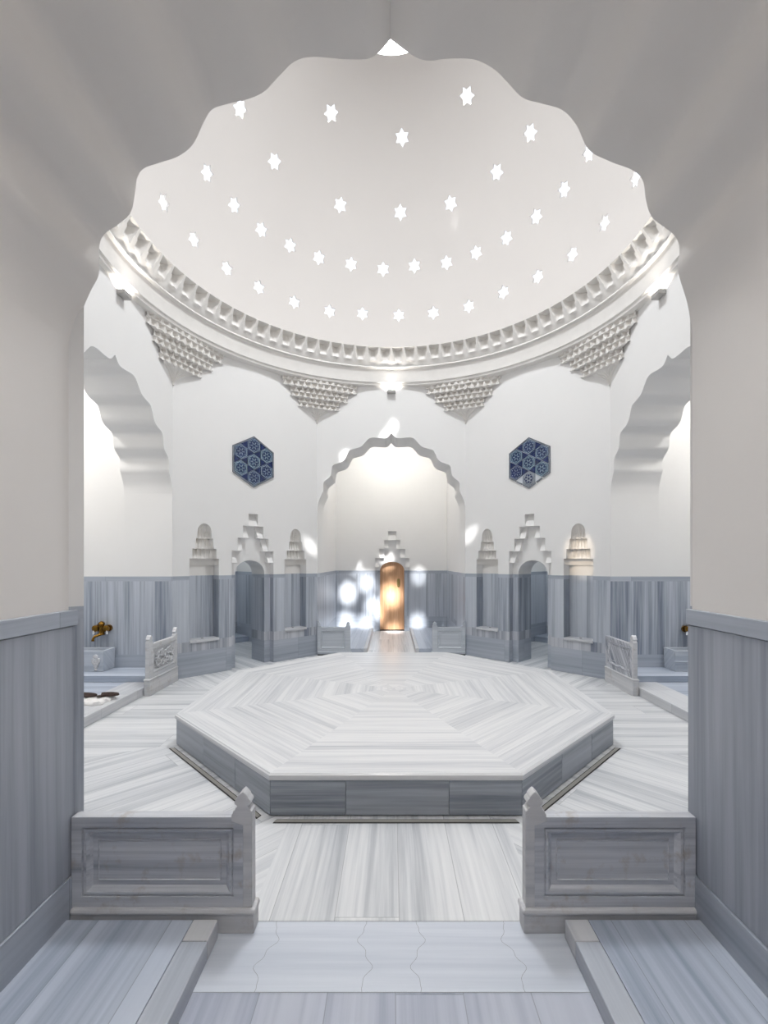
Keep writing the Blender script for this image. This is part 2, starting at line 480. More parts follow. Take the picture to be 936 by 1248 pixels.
# back wall of the far alcove with the wooden door
DS = [(.133, .572), (.100, .643), (.062, .711), (.031, .779)]
DX = .006
fD = lambda s, d, z: V((s+DX, 1.875+d, z))
bm = bmesh.new()
prism(bm, fD, [(-.45,-.02)] + steps_outline(DS) + [(.45,-.02), (.45,1.7), (-.45,1.7)], [], 0, .036, back=False)
prism(bm, fD, [(-.45,-.02)] + door_outline(.096, .470, .542) + [(.45,-.02), (.45,1.7), (-.45,1.7)], [], .036, .16)
gable_cells(bm, fD, DS, .036, .50)
wall('wall_back_end', bm)
bm = bmesh.new()
nb = 5
door = thing('door_1', (DX, 1.955, 0), '', '')
del door['label'], door['category']; struct(door)
dz = door_outline(.0965, .470, .543, .004)
bm = bmesh.new(); prism(bm, fD, dz, [], .086, .098); obj('leaf', bm, 'wood', door)
for i in range(nb):
    a, b = -.095 + .19*i/nb + .0006, -.095 + .19*(i+1)/nb - .0006
    top = lambda s: .470 + .072*math.sqrt(max(0, 1-(s/.0965)**2))
    pts = [(a, .006), (b, .006)] + [(b + (a-b)*k/6, top(b + (a-b)*k/6)-.001) for k in range(7)]
    bm = bmesh.new(); prism(bm, fD, pts, [], .080, .087); obj('board', bm, 'wood', door, bevel=.004)
bm = bmesh.new(); prism(bm, fD, [(.05+.013*math.cos(2*PI*k/24)*(1), .374 + .034*max(-1, min(1, 1.25*math.sin(2*PI*k/24)))) for k in range(24)], [], .075, .081)
pl = obj('handle_plate', bm, 'plate', door, bevel=.003); pl['label'] = 'antique brass handle plate'
bm = bmesh.new(); tube(bm, [fD(.05, .076, .39), fD(.05, .066, .388), fD(.05, .066, .36), fD(.05, .076, .358)], .004, 8)
obj('pull', bm, 'plate', pl)
bm = bmesh.new(); box(bm, fD, -.096, .096, .05, .15, -.005, .003); obj('door_sill', bm, 'slot', door)

# ------------------------------------------------------------------ floor
def poly_floor(bm, pts, D, z=0.0):
    uv = bm.loops.layers.uv.get('vein') or bm.loops.layers.uv.new('vein')
    f = bm.faces.new([bm.verts.new((x, y, z)) for x, y in pts]); D = V((*D, 0)).normalized(); T = V((-D.y, D.x, 0))
    for l in f.loops: l[uv].uv = (l.vert.co.dot(T) + .6, l.vert.co.dot(D))
    return f
bm = bmesh.new()
q = 1/math.sqrt(2)
poly_floor(bm, [(-.215,-.962), (.235,-.962), (.235,-.6), (-.215,-.6)], (0, 1))
poly_floor(bm, [(-.215,-.6), (-.215,-.962), (-.6,-.962), (-1.2,-.54), (-.6,-.283)], (q, q))
poly_floor(bm, [(.235,-.6), (.235,-.962), (.6,-.962), (1.2,-.54), (.6,-.283)], (-q, q))
poly_floor(bm, [(-.6,-.283), (-1.2,-.54), (-1.2,.44), (-.6,.213)], (1, .02))
poly_floor(bm, [(.6,-.283), (1.2,-.54), (1.2,.44), (.6,.213)], (1, -.02))
for sg in (-1, 1):
    poly_floor(bm, [(sg*x, y) for x, y in ((.248,.575), (.44,1.02), (.44,1.9), (1.9,1.9), (1.9,.72), (1.2,.44), (.6,.213))], (sg*q, q))
poly_floor(bm, [(-.248,.575), (.248,.575), (.44,1.02), (.44,2.05), (-.44,2.05), (-.44,1.02)], (0, 1))
vs = [(-.25,-.6), (.25,-.6), (.6,-.283), (.6,.213), (.248,.575), (-.248,.575), (-.6,.213), (-.6,-.283)]
poly_floor(bm, vs, (1, 0), -.001)
bmesh.ops.recalc_face_normals(bm, faces=bm.faces)
floor = struct(obj('floor', bm, 'floor_m', recalc=False))
bm = bmesh.new(); box(bm, W, -2.4, 2.4, -2.6, 2.4, -.08, -.004); obj('bed', bm, 'joint', floor)
bm = bmesh.new(); poly_floor(bm, [(-.5,-1.075), (.5,-1.075), (.5,-.962), (-.5,-.962)], (1, .0)); obj('threshold', bm, 'thresh_m', floor)
bm = bmesh.new(); poly_floor(bm, [(-.6,-2.4), (.6,-2.4), (.6,-1.075), (-.6,-1.075)], (0, 1)); obj('alcove_paving', bm, 'floor_dark', floor)
# wavy joints of the threshold stones
bm = bmesh.new()
def strip(pts, w, z=.0006):
    a = []
    for i, p in enumerate(pts):
        t = (V((*pts[min(i+1, len(pts)-1)], 0)) - V((*pts[max(i-1, 0)], 0))).normalized(); nrm = V((-t.y, t.x, 0))
        a.append((bm.verts.new(V((*p, z)) + nrm*w), bm.verts.new(V((*p, z)) - nrm*w)))
    for (p, q_), (r, s_) in zip(a, a[1:]): bm.faces.new((p, q_, s_, r))
for xx, sg in ((-.172, 1), (-.037, -1), (.037, 1), (.168, -1)):
    strip([(xx + sg*(.009*math.sin(2*PI*k/24*1.25 - .6)*min(1, k/3, (24-k)/3) + .003*math.sin(2*PI*k/24*4)*min(1, k/3, (24-k)/3)), -.962 - .113*k/24) for k in range(25)], .0002)
strip([(-.25, -1.075), (.25, -1.075)], .0003); strip([(-.22, -.962), (.22, -.962)], .0003)
obj('stone_joints', bm, 'joint', floor)

# ------------------------------------------------------------------ heated octagonal platform
PC = V((.010, -.036, 0)); PA = .648
def octa(a, z): 
    r = a/math.cos(PI/8)
    return [V((PC.x + r*math.cos(PI/8 + PI/4*k), PC.y + r*math.sin(PI/8 + PI/4*k), z)) for k in range(8)]
plat = thing('bathing_platform', (PC.x, PC.y, 0), 'large octagonal grey-veined marble platform in the middle of the hall floor', 'platform')
bm = bmesh.new(); uv = bm.loops.layers.uv.new('vein'); dn = bm.faces.layers.int.new('uvdone')
zt = .0925
t0, t1, t2 = octa(PA-.004, zt), octa(PA, zt-.004), octa(PA, zt-.014)
cv = bm.verts.new((PC.x, PC.y, zt))
R0 = [bm.verts.new(p) for p in t0]; R1 = [bm.verts.new(p) for p in t1]; R2 = [bm.verts.new(p) for p in t2]
ctr = bm.verts.new((PC.x, PC.y, zt-.014))
for k in range(8):
    j = (k+1) % 8
    ang = PI/4*(k+1); nn = V((math.cos(ang), math.sin(ang), 0)); tt = V((-nn.y, nn.x, 0))
    f = bm.faces.new((cv, R0[k], R0[j])); f[dn] = 1
    for l in f.loops: l[uv].uv = ((l.vert.co-PC).dot(nn) + .081*.02, (l.vert.co-PC).dot(tt) + 3.1*k)
    bm.faces.new((R0[k], R1[k], R1[j], R0[j])); bm.faces.new((R1[k], R2[k], R2[j], R1[j])); bm.faces.new((ctr, R2[j], R2[k]))
vein_uv(bm, 'h')
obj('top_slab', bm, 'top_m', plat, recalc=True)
bm = bmesh.new()
ra, rb = octa(PA-.012, .0), octa(PA-.012, .088)
A = [bm.verts.new(p) for p in ra]; Bv = [bm.verts.new(p) for p in rb]
for k in range(8): bm.faces.new((A[k], A[(k+1) % 8], Bv[(k+1) % 8], Bv[k]))
obj('core', bm, 'joint', plat)
def lerp(a, b, t): return a + (b-a)*t
for k in range(8):
    j = (k+1) % 8; o_, i_ = octa(PA-.003, 0), octa(PA-.016, 0)
    cuts = [0, .30, .71, 1] if k == 5 else [0, .36, .70, 1]
    for a, b in zip(cuts, cuts[1:]):
        bm = bmesh.new(); e = .0007
        p = [lerp(o_[k], o_[j], a+e), lerp(o_[k], o_[j], b-e), lerp(i_[k], i_[j], b-e), lerp(i_[k], i_[j], a+e)]
        lo = [bm.verts.new(v + Z*.003) for v in p]; hi = [bm.verts.new(v + Z*(zt-.0155)) for v in p]
        bm.faces.new(lo[::-1]); bm.faces.new(hi)
        for n in range(4): bm.faces.new((lo[n], lo[(n+1) % 4], hi[(n+1) % 4], hi[n]))
        bmesh.ops.recalc_face_normals(bm, faces=bm.faces)
        vein_uv(bm, 'h')
        rv = random.random()*9; l_ = bm.loops.layers.uv['vein']
        for f in bm.faces:
            for l in f.loops: l[l_].uv.x += rv
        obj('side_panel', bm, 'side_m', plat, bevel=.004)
# slot drains at the foot of the platform
for k, lb in ((5, 'narrow slot drain along the front foot of the octagonal platform'), (4, 'narrow slot drain along the front-left foot of the octagonal platform'), (6, 'narrow slot drain along the front-right foot of the octagonal platform')):
    j = (k+1) % 8; a, b = octa(PA+.008, 0), octa(PA+.022, 0)
    p = [lerp(a[k], a[j], .04), lerp(a[k], a[j], .96), lerp(b[k], b[j], .96), lerp(b[k], b[j], .04)]
    d = thing('slot_drain', (p[0]+p[2])/2, lb, 'drain', 'slot drains around the platform')
    bm = bmesh.new(); lo = [bm.verts.new(v + Z*.0003) for v in p]; hi = [bm.verts.new(v + Z*.0008) for v in p]
    bm.faces.new(lo[::-1]); bm.faces.new(hi)
    for n in range(4): bm.faces.new((lo[n], lo[(n+1) % 4], hi[(n+1) % 4], hi[n]))
    obj('slot', bm, 'slot', d)
    a, b = octa(PA+.0105, 0), octa(PA+.0195, 0)
    p = [lerp(a[k], a[j], .043), lerp(a[k], a[j], .957), lerp(b[k], b[j], .957), lerp(b[k], b[j], .043)]
    bm = bmesh.new(); lo = [bm.verts.new(v + Z*.0009) for v in p]; hi = [bm.verts.new(v + Z*.0018) for v in p]
    bm.faces.new(lo[::-1]); bm.faces.new(hi)
    for n in range(4): bm.faces.new((lo[n], lo[(n+1) % 4], hi[(n+1) % 4], hi[n]))
    obj('cover', bm, 'drain', d)

# ------------------------------------------------------------------ ledges (low marble seats) and their kerbs
def ledge(f, s0, s1, d0, d1, h, ks, kw, label, vein, kv, ends=True, group='low marble ledges in the alcoves', z0=0.0, kd=None):
    """slab from s0..s1; kerb of width kw on the edge at ks ('s0','s1','d0')"""
    c = f((s0+s1)/2, (d0+d1)/2, z0)
    t = thing('marble_ledge', c, label, 'ledge', group)
    a, b, c_, d = s0, s1, d0, d1
    bm = bmesh.new()
    if ks == 's0': a = s0+kw; box(bm, f, s0, a-.0008, d0, d1, z0, z0+h+.001)
    elif ks == 's1': b = s1-kw; box(bm, f, b+.0008, s1, d0, d1, z0, z0+h+.001)
    elif ks == 'd0': c_ = d0+kw; box(bm, f, s0, s1, d0, c_-.0008, z0, z0+h+.001)
    if ks and 'near alcove' in label:
        bm.free(); bm = bmesh.new();
        ka, kb = (s0, a-.0008) if ks == 's0' else (b+.0008, s1)
        box(bm, f, ka, kb, d0, d1-.038, z0, z0+h+.001); obj('kerb', bm, 'kerb_b', t, kv, bevel=.006)
        bm = bmesh.new(); box(bm, f, ka, kb, d1-.0372, d1, z0, z0+h+.001); k_ = obj('kerb_end', bm, 'kerb_m', t, kv, bevel=.006); k_['label'] = 'paler end block of the kerb'
    elif ks: obj('kerb', bm, 'kerb_m', t, kv, bevel=.006)
    else: bm.free()
    bm = bmesh.new(); box(bm, f, a, b, c_, d, z0, z0+h)
    obj('slab', bm, 'ledge_m', t, vein, bevel=.002)
    return t
ledge(W, -.4675, -.249, -2.25, -.992, .026, 's1', .036, 'low marble ledge at lower left, inside the near alcove behind the left screen', Y, Y)
ledge(W, .249, .444, -2.25, -.992, .026, 's0', .034, 'low marble ledge at lower right, inside the near alcove behind the right screen', Y, Y)
ledge(W, -.428, -.142, 1.012, 1.872, .034, 's1', .02, 'low marble ledge left of the wooden door in the far alcove', Y, Y)
ledge(W, .142, .428, 1.012, 1.872, .034, 's0', .02, 'low marble ledge right of the wooden door in the far alcove', Y, Y)
ledge(fLeft, -.428, .428, 1.0, 1.87, .033, 'd0', .12, 'low marble ledge with pale kerb across the left alcove, white towel on it', X, Y)
ledge(fRight, -.428, .428, 1.0, 1.87, .033, 'd0', .12, 'low marble ledge with pale kerb across the right alcove', X, Y)
ledge(fLeft, .27, .428, 1.035, 1.86, .0255, None, 0, 'raised marble step under the left basin along the alcove wall', X, X, z0=.0345)
ledge(fRight, .27, .428, 1.035, 1.86, .0255, None, 0, 'raised marble step under the right basin along the alcove wall', X, X, z0=.0345)
for lg in [o for o in COL.objects if o.get('category') == 'ledge' and 'wooden door' in o['label']]:
    sg = -1 if 'left of' in lg['label'] else 1
    bm = bmesh.new(); a, b = sorted((sg*.142, sg*.24)); box(bm, W, a, b, 1.009, 1.0118, .0003, .009); obj('toe_shade_strip', bm, 'slot', lg)  # black strip stands in for the shade along the ledge foot
for f, w in ((fBL, 'left'), (fBR, 'right')):
    ledge(f, -.338, .338, .70, .868, .035, None, 0, f'low marble bench seen through the arched doorway on the {w}', 'h', 'h')
    ledge(f, -.335, .03 if w == 'left' else .03, .46, .56, .028, None, 0, f'small marble step on the cell floor beyond the {w} arched doorway', 'h', 'h')

# ------------------------------------------------------------------ carved marble screens
def nested(bm, f, s0, s1, z0, z1, d, prof, flip=1):
    """front face of a framed panel: list of (inset, depth)"""
    loops = []
    for ins, dp in prof:
        loops.append([bm.verts.new(f(s, d + flip*dp, z)) for s, z in ((s0+ins, z0+ins), (s1-ins, z0+ins), (s1-ins, z1-ins), (s0+ins, z1-ins))])
    for a, b in zip(loops, loops[1:]):
        for k in range(4): bm.faces.new((a[k], a[(k+1) % 4], b[(k+1) % 4], b[k]))
    bm.faces.new(loops[-1])
    return loops[0]
def finial(w):
    """silhouette of the cusped finial, half width w at the foot"""
    h = [(1.0, 0), (.98, .004), (.86, .0055), (.84, .009), (.68, .0105), (.60, .0135), (.47, .015), (.50, .0175), (.66, .0185), (.72, .0215), (.66, .0245), (.48, .0275), (.45, .0300), (.28, .0335), (.1, .0365), (0, .0375)]
    return [(x*w, z) for x, z in h] + [(-x*w, z) for x, z in h[::-1][1:]]
def screen(f, L, th, zb, hp, label, m, mp=None, plinth=.006, wallpost=True, carve=False, fh=1.0, vein='h', ph=None, pv=None):
    """local: s=0 at the wall end, s=L at the free end; zb plinth height, hp panel height"""
    c = f(L/2, th/2, 0)
    t = thing('marble_screen', c, label, 'screen', 'carved marble screens at the alcove mouths')
    bm = bmesh.new()
    cap = .010
    box(bm, f, 0, L+plinth*.6, -plinth*.6, th+plinth*.6, 0, zb-cap)
    o = obj('plinth', bm, 'screen_w' if m == 'screen_m' else m, t, vein, bevel=.004)
    bm = bmesh.new(); box(bm, f, 0, L+plinth, -plinth, th+plinth, zb-cap, zb); obj('plinth_moulding', bm, 'screen_w' if m == 'screen_m' else m, t, vein, bevel=.014)
    if m == 'screen_b':
        bm = bmesh.new(); box(bm, f, .001, L+plinth*.6, -plinth*.6-.001, -plinth*.6, .0005, .007); obj('toe_shade_strip', bm, 'slot', t)  # black strip stands in for the shade along the plinth foot
    z0, z1 = zb, zb+hp
    # panel body with moulded frame on both faces
    prof = [(0, 0), (.0150, 0), (.0155, .0032), (.0170, .0032), (.0185, .0004), (.0215, .0004), (.0250, .0034), (.0275, .0070), (.0350, .0070), (.0362, .0048), (.0372, .0062)]
    bm = bmesh.new()
    a = nested(bm, f, 0, L-.012, z0, z1, 0, prof, 1); b = nested(bm, f, 0, L-.012, z0, z1, th, prof, -1)
    for k in range(4): bm.faces.new((a[k], a[(k+1) % 4], b[(k+1) % 4], b[k]))
    pn = obj('panel', bm, mp or m, t, pv or vein, smooth=25)
    if carve:
        # scrolling leaves in low relief
        bm = bmesh.new()
        for i in range(14):
            cx = .042 + (L-.094)*(i//2+.5)/7; cz = z0 + hp*(.5 + .13*(-1)**i); r0 = .0135
            for side in (0, th):
                pts = []
                for k in range(22):
                    a_ = k/21*2.1*PI*(1 if i % 2 else -1) + i; r = r0*(1-.75*k/21)
                    pts.append(f(cx + r*math.cos(a_), side, cz + r*math.sin(a_)*1.3))
                tube(bm, pts, .0036, 6)
        obj('leaf_carving', bm, m, pn, vein, smooth=40)
    # free end post with its finial, in one slab
    bm = bmesh.new()
    fl = [(L-.014 + s, z1 + z*fh) for s, z in finial(.0165)]
    post = [(L-.022, z0), (L, z0), (L, z1-.002)] + fl + [(L-.022, z1-.02)]
    post = [(L-.0135, z0), (L, z0)] + [(min(s, L), z) for s, z in fl] + [(L-.0305, z1-.006), (L-.0135, z1-.012)]
    prism(bm, f, post, [], -.0004, th+.0004)
    obj('post_finial', bm, 'screen_w' if m == 'screen_m' else m, t, vein, smooth=30, bevel=.004)
    if wallpost:
        bm = bmesh.new()
        pr = [(0, z1-.004), (.024, z1-.004), (.022, z1+.006), (.013, z1+.009), (.012, z1+.016), (.018, z1+.020), (.012, z1+.028), (.010, z1+.034), (0, z1+.038)]
        prism(bm, f, pr, [], 0.0005, th-.0005); obj('wall_finial', bm, m, t, vein, smooth=30, bevel=.003)
    return t
th = .0165
fSL = lambda s, d, z: V((-.4675+s, -.981+d, z)); fSR = lambda s, d, z: V((.4445-s, -.981+d, z))
screen(fSL, .264, th, .036, .131, 'brown-stained marble screen at the near alcove mouth by the left wall', 'screen_m', wallpost=False)
screen(fSR, .2485, th, .036, .131, 'smoother grey marble screen with a white top edge, by the right near wall', 'screen_m', wallpost=False)
fFL = lambda s, d, z: V((-.4275+s, .985+d, z)); fFR = lambda s, d, z: V((.4275-s, .985+d, z))
screen(fFL, .19, th, .022, .140, 'small marble screen left of the wooden door at the far alcove mouth', 'screen_b', fh=.85)
screen(fFR, .19, th, .022, .140, 'small marble screen right of the wooden door at the far alcove mouth', 'screen_b', fh=.85)
fLL = lambda s, d, z: V((-.976-d, .428-s, z)); fRR = lambda s, d, z: V((.976+d, .428-s, z))
screen(fLL, .24, th, .068, .137, 'leaf-carved marble screen at the mouth of the left alcove beside the basin', 'screen_w', carve=True)
screen(fRR, .24, th, .068, .137, 'marble screen with streaky diagonal-veined panel at the mouth of the right alcove', 'screen_w', mp='panel_v', wallpost=False, pv=V((0, .55, .83)))

# ------------------------------------------------------------------ basins and taps
def basin(cx, sg, label):
    t = thing('marble_basin', (cx, .385, .0605), label, 'basin', 'marble wash basins')
    x0, x1, y0, y1, z0, z1 = cx-.075, cx+.075, .342, .4275, .0603, .152
    bm = bmesh.new()
    o = [(x0,y0), (x1,y0), (x1,y1), (x0,y1)]; w = .009
    i_ = [(x0+w,y0+w), (x1-w,y0+w), (x1-w,y1-w), (x0+w,y1-w)]; ib = [(x0+.025,y0+.02), (x1-.025,y0+.02), (x1-.025,y1-.018), (x0+.025,y1-.018)]
    ob = [(x0+.004,y0+.003), (x1-.004,y0+.003), (x1-.004,y1), (x0+.004,y1)]
    lv = [[bm.verts.new((x, y, z)) for x, y in l] for l, z in ((ob, z0), (o, z1-.004), (o, z1), (i_, z1), (i_, z1-.012), (ib, z0+.02))]
    for a, b in zip(lv, lv[1:]):
        for k in range(4): bm.faces.new((a[k], a[(k+1) % 4], b[(k+1) % 4], b[k]))
    bm.faces.new(lv[-1]); bm.faces.new(lv[0][::-1])
    body = obj('bowl', bm, 'basin_m', t, X, bevel=.006)
    bm = bmesh.new()
    if sg < 0:
        # carved tassel on the front face
        for i, (dx, dz_, r) in enumerate(((0,.008,.012), (-.010,-.006,.009), (.011,-.005,.009), (-.006,-.020,.009), (.007,-.021,.009), (0,-.034,.010), (-.012,-.014,.006), (.013,-.015,.006), (0,-.048,.006), (0,-.012,.010))):
            tube(bm, [V((cx+.04+dx, y0+.004, .117+dz_)), V((cx+.04+dx, y0-.003, .117+dz_)), V((cx+.04+dx, y0-.0055, .117+dz_))], [r, r*.85, r*.3], 9)
        obj('carving', bm, 'screen_w', body, X, smooth=50)
    else:
        box(bm, W, x0-.002, x1+.002, y0-.002, y0+.003, .100, .106); obj('moulding', bm, 'basin_m', body, X, bevel=.004)
    return t
basin(-1.333, -1, 'grey marble basin with carved tassel under the brass tap, left alcove')
basin(1.315, 1, 'grey marble basin half hidden by the right near wall')
def tap(cx, z, label):
    t = thing('wall_tap', (cx, .425, z), label, 'tap', 'brass wall taps')
    f = lambda x, d, zz: V((cx+x*.72, .430-d*.8, z+zz*.85))
    bm = bmesh.new(); tube(bm, [f(0,.022,-.036), f(0,.022,-.034), f(0,.022,-.028), f(0,.022,-.026), f(0,.022,.020), f(0,.022,.022), f(0,.022,.030), f(0,.022,.036), f(0,.022,.038)], [.009,.0135,.0135,.0115,.0115,.0145,.012,.006,.001], 16)
    tube(bm, [f(0,0,-.005), f(0,.022,-.005)], .007, 10)
    body = obj('body', bm, 'brass', t, smooth=40)
    for sg in (-1, 1):
        bm = bmesh.new(); tube(bm, [f(sg*.008,.022,.006), f(sg*.020,.022,.008), f(sg*.026,.026,.002)], [.0045,.0045,.005], 10)
        tube(bm, [f(sg*.034,.012,0), f(sg*.034,.020,0), f(sg*.034,.024,0), f(sg*.034,.034,0), f(sg*.034,.038,0)], [.006,.010,.0145,.0145,.008], 16)
        tube(bm, [f(sg*.034,0,0), f(sg*.034,.014,0)], .0155, 14)
        h = obj('knob', bm, 'brass', t, smooth=40)
        bm = bmesh.new(); tube(bm, [f(sg*.040,.032,-.010), f(sg*.042,.033,-.030)], .0042, 8)
        l = obj('lever', bm, 'porcelain', h, smooth=40); l['label'] = 'white porcelain lever'
    bm = bmesh.new(); tube(bm, [f(0,.024,-.030), f(-.008,.040,-.034), f(-.020,.056,-.040), f(-.024,.062,-.050), f(-.025,.063,-.062)], [.007,.0062,.0055,.0055,.0065], 10)
    obj('spout', bm, 'brass', t, smooth=40)
    return t
tap(-1.312, .240, 'aged brass tap with two knobs on the left alcove wall above the basin')
tap(1.362, .236, 'brass wall tap of which one knob shows past the right near wall edge')

# ------------------------------------------------------------------ towel and slippers on the left kerb
bm = bmesh.new()
nx, ny = 26, 14; gv = []
for j in range(ny+1):
    for i in range(nx+1):
        x = -1.185 + .16*i/nx; y = -.055 + .085*j/ny
        h = .010 + .0022*math.sin(i*.9)*math.sin(j*.7+1) + .0012*math.sin(i*2.1+j)
        if i in (0, nx) or j in (0, ny): h = .0015
        gv.append(bm.verts.new((x + .003*math.sin(j*1.1), y + .003*math.sin(i*.8) + (i/nx)*.012, .0345 + h)))
for j in range(ny):
    for i in range(nx):
        a = j*(nx+1)+i; bm.faces.new((gv[a], gv[a+1], gv[a+nx+2], gv[a+nx+1]))
r = bmesh.ops.extrude_face_region(bm, geom=bm.faces[:])
for v in [e for e in r['geom'] if isinstance(e, bmesh.types.BMVert)]: v.co.z = .0343
tag(obj('bath_towel', bm, 'towel', base=True, smooth=60), 'folded white towel lying on the pale kerb of the left alcove', 'towel')
def slipper(cx, cy, ang, z, label):
    t = thing('bath_slipper', (cx, cy, z), label, 'slipper', 'dark slippers on the left kerb')
    ca, sa = math.cos(ang), math.sin(ang)
    g = lambda u, v, w: V((cx + u*ca - v*sa, cy + u*sa + v*ca, z + w))
    wd = lambda u: .0125*(1 - .25*math.exp(-((u+.004)/.012)**2))*math.sqrt(max(0, 1-(abs(u)/.0365)**4))
    bm = bmesh.new(); n = 20; lo, hi = [], []
    pts = [(-.036*math.cos(PI*k/n), 1) for k in range(n+1)] + [(-.036*math.cos(PI*k/n), -1) for k in range(n-1, 0, -1)]
    for u, s_ in pts:
        v = s_*wd(u); lo.append(bm.verts.new(g(u, v, 0))); hi.append(bm.verts.new(g(u, v, .004)))
    bm.faces.new(lo[::-1]); bm.faces.new(hi)
    for k in range(len(pts)): bm.faces.new((lo[k], lo[(k+1) % len(pts)], hi[(k+1) % len(pts)], hi[k]))
    obj('sole', bm, 'slipper', t)
    bm = bmesh.new(); rows = []
    for i in range(9):
        u = -.020 + .054*i/8; row = []
        hgt = .011*math.sqrt(max(.02, 1-(i/8.5)**2))*(1 if i else .95)
        for k in range(11):
            a = PI*k/10; row.append(bm.verts.new(g(u, wd(u)*1.02*math.cos(a), .004 + hgt*math.sin(a))))
        rows.append(row)
    for a, b in zip(rows, rows[1:]):
        for k in range(10): bm.faces.new((a[k], a[k+1], b[k+1], b[k]))
    obj('upper', bm, 'slipper', t, smooth=60)
slipper(-1.043, .028, .35, .0475, 'dark brown slipper on the white towel, nearer the alcove mouth')
slipper(-1.118, .022, .10, .0475, 'dark brown slipper on the white towel, farther into the left alcove')

# ------------------------------------------------------------------ muqarnas pendentives in the corners
def pendentive(C, a, b, label):
    C = V((*C, 0)); a, b = V((*a, 0)).normalized(), V((*b, 0)).normalized()
    t = thing('muqarnas_pendentive', (C.x, C.y, 1.345), label, 'muqarnas', 'stucco muqarnas pendentives under the cornice')
    inn = (a+b).normalized()
    def tier(hw, z0, z1, nc, hb):
        bm = bmesh.new(); per = 10; n = nc*per; rows = []
        vs = [0, .05, .12, .2, .3, .4, .46, .5, .54, .6, .7, .8, .9, .97, 1]
        E1, E2 = C + a*hw, C + b*hw
        for v in vs:
            row = []
            for i in range(n+1):
                u = i/n; p = lerp(E1, E2, u)
                half = v < .5
                vv = v/.5 if half else (v-.5)/.5
                x = abs(((u*nc + (.5 if half else 0)) % 1)*2-1)
                arch = math.sqrt(max(0., 1-(x/(.35+.5*vv))**2))
                # concave cell opening upward, with a pointed lower lip
                dep = .024*arch*(vv**.6) - .006*(1-vv)*(1-x)
                lean = -.012*(v) + (.004 if half else 0)
                row.append(bm.verts.new(V((p.x, p.y, 0)) - inn*(dep + lean*0 - .004 - .010*v) + Z*(z0 + (z1-z0)*v + (.005*(1-x) if v == 0 else 0) - .0*x)))
            rows.append(row)
        for r0, r1 in zip(rows, rows[1:]):
            for i in range(n): bm.faces.new((r0[i], r0[i+1], r1[i+1], r1[i]))
        c = bm.verts.new(C + Z*(z0+.001)); c2 = bm.verts.new(C + Z*(z1))
        for i in range(n): bm.faces.new((c, rows[0][i+1], rows[0][i]))
        for i in range(n): bm.faces.new((c2, rows[-1][i], rows[-1][i+1]))
        obj('muqarnas_tier', bm, 'stucco', t, smooth=40)
    tier(.232, 1.511, 1.572, 12, 0); tier(.180, 1.461, 1.514, 10, 0); tier(.128, 1.414, 1.464, 7, 0)
    # ribbed fan closing down to a point
    bm = bmesh.new(); rows = []; n = 60
    for k in range(13):
        v = k/12; hw = .010 + .082*(1-v)**1.9; z = 1.418 - .055*v
        E1, E2 = C + a*hw, C + b*hw
        rows.append([bm.verts.new(lerp(E1, E2, i/n) + inn*(.004*abs(math.sin(i/n*PI*5))*(1-v*.7)) + Z*z) for i in range(n+1)])
    for r0, r1 in zip(rows, rows[1:]):
        for i in range(n): bm.faces.new((r0[i], r0[i+1], r1[i+1], r1[i]))
    obj('ribbed_fan', bm, 'stucco', t, smooth=40)
    bm = bmesh.new(); p = C + inn*.004
    tube(bm, [p + Z*1.366, p + Z*1.356, p + Z*1.350, p + Z*1.345], [.008, .003, .0055, .001], 10)
    obj('drop', bm, 'stucco', t, smooth=50)
q = 1/math.sqrt(2)
pendentive((-.434, 1), (-q, -q), (1, 0), 'white muqarnas pendentive above the corner just left of the far arch')
pendentive((.434, 1), (q, -q), (-1, 0), 'white muqarnas pendentive above the corner just right of the far arch')
pendentive((-1, .434), (q, q), (0, -1), 'white muqarnas pendentive above the corner between the left arch and left tile panel')
pendentive((1, .434), (-q, q), (0, -1), 'white muqarnas pendentive above the corner between the right arch and right tile panel')

# ------------------------------------------------------------------ cornice ring, dome, star skylights
bm = bmesh.new()
lathe(bm, [(1.16, 1.545), (.992, 1.560), (.985, 1.562), (.983, 1.572), (.976, 1.576), (.972, 1.640), (.968, 1.648), (.955, 1.652), (.957, 1.660)], 192)
NC, PER = 84, 12; seg = NC*PER; rows = []
for v in [0, .12, .22, .28, .32, .38, .45, .52, .6, .68, .76, .84, .91, .96, .985, 1]:
    row = []
    for i in range(seg):
        x = abs((i/PER) % 1*2-1); t = (v-.25)/.75
        arch = math.sqrt(max(0., 1-(x/(.50+.32*max(0, t)))**2))
        lip = .25 + .10*(1-x)
        if v < .28: d = .004*(1-v/.28)*0 - .002*math.cos(i/PER*2*PI)
        else:
            tt = max(0, (v-.28)/.72)
            d = .050*arch*(tt**.8) - .008*(1-tt)*(1-x)
        if v >= .985: d = .050*arch
        rb = .957 - .050*v
        row.append(((rb + d), 1.660 + .086*v, i))
    rows.append([bm.verts.new((r*math.cos(2*PI*i/seg), r*math.sin(2*PI*i/seg), z)) for r, z, i in row])
top = [bm.verts.new((.907*math.cos(2*PI*i/seg), .907*math.sin(2*PI*i/seg), 1.7465)) for i in range(seg)]
topb = [bm.verts.new((.907*math.cos(2*PI*i/seg), .907*math.sin(2*PI*i/seg), 1.752)) for i in range(seg)]
outr = [bm.verts.new((1.16*math.cos(2*PI*i/seg), 1.16*math.sin(2*PI*i/seg), 1.78)) for i in range(seg)]
rows += [top, topb, outr]
for a, b in zip(rows, rows[1:]):
    for i in range(seg): bm.faces.new((a[i], a[(i+1) % seg], b[(i+1) % seg], b[i]))
struct(obj('trim_1', bm, 'stucco', smooth=35))

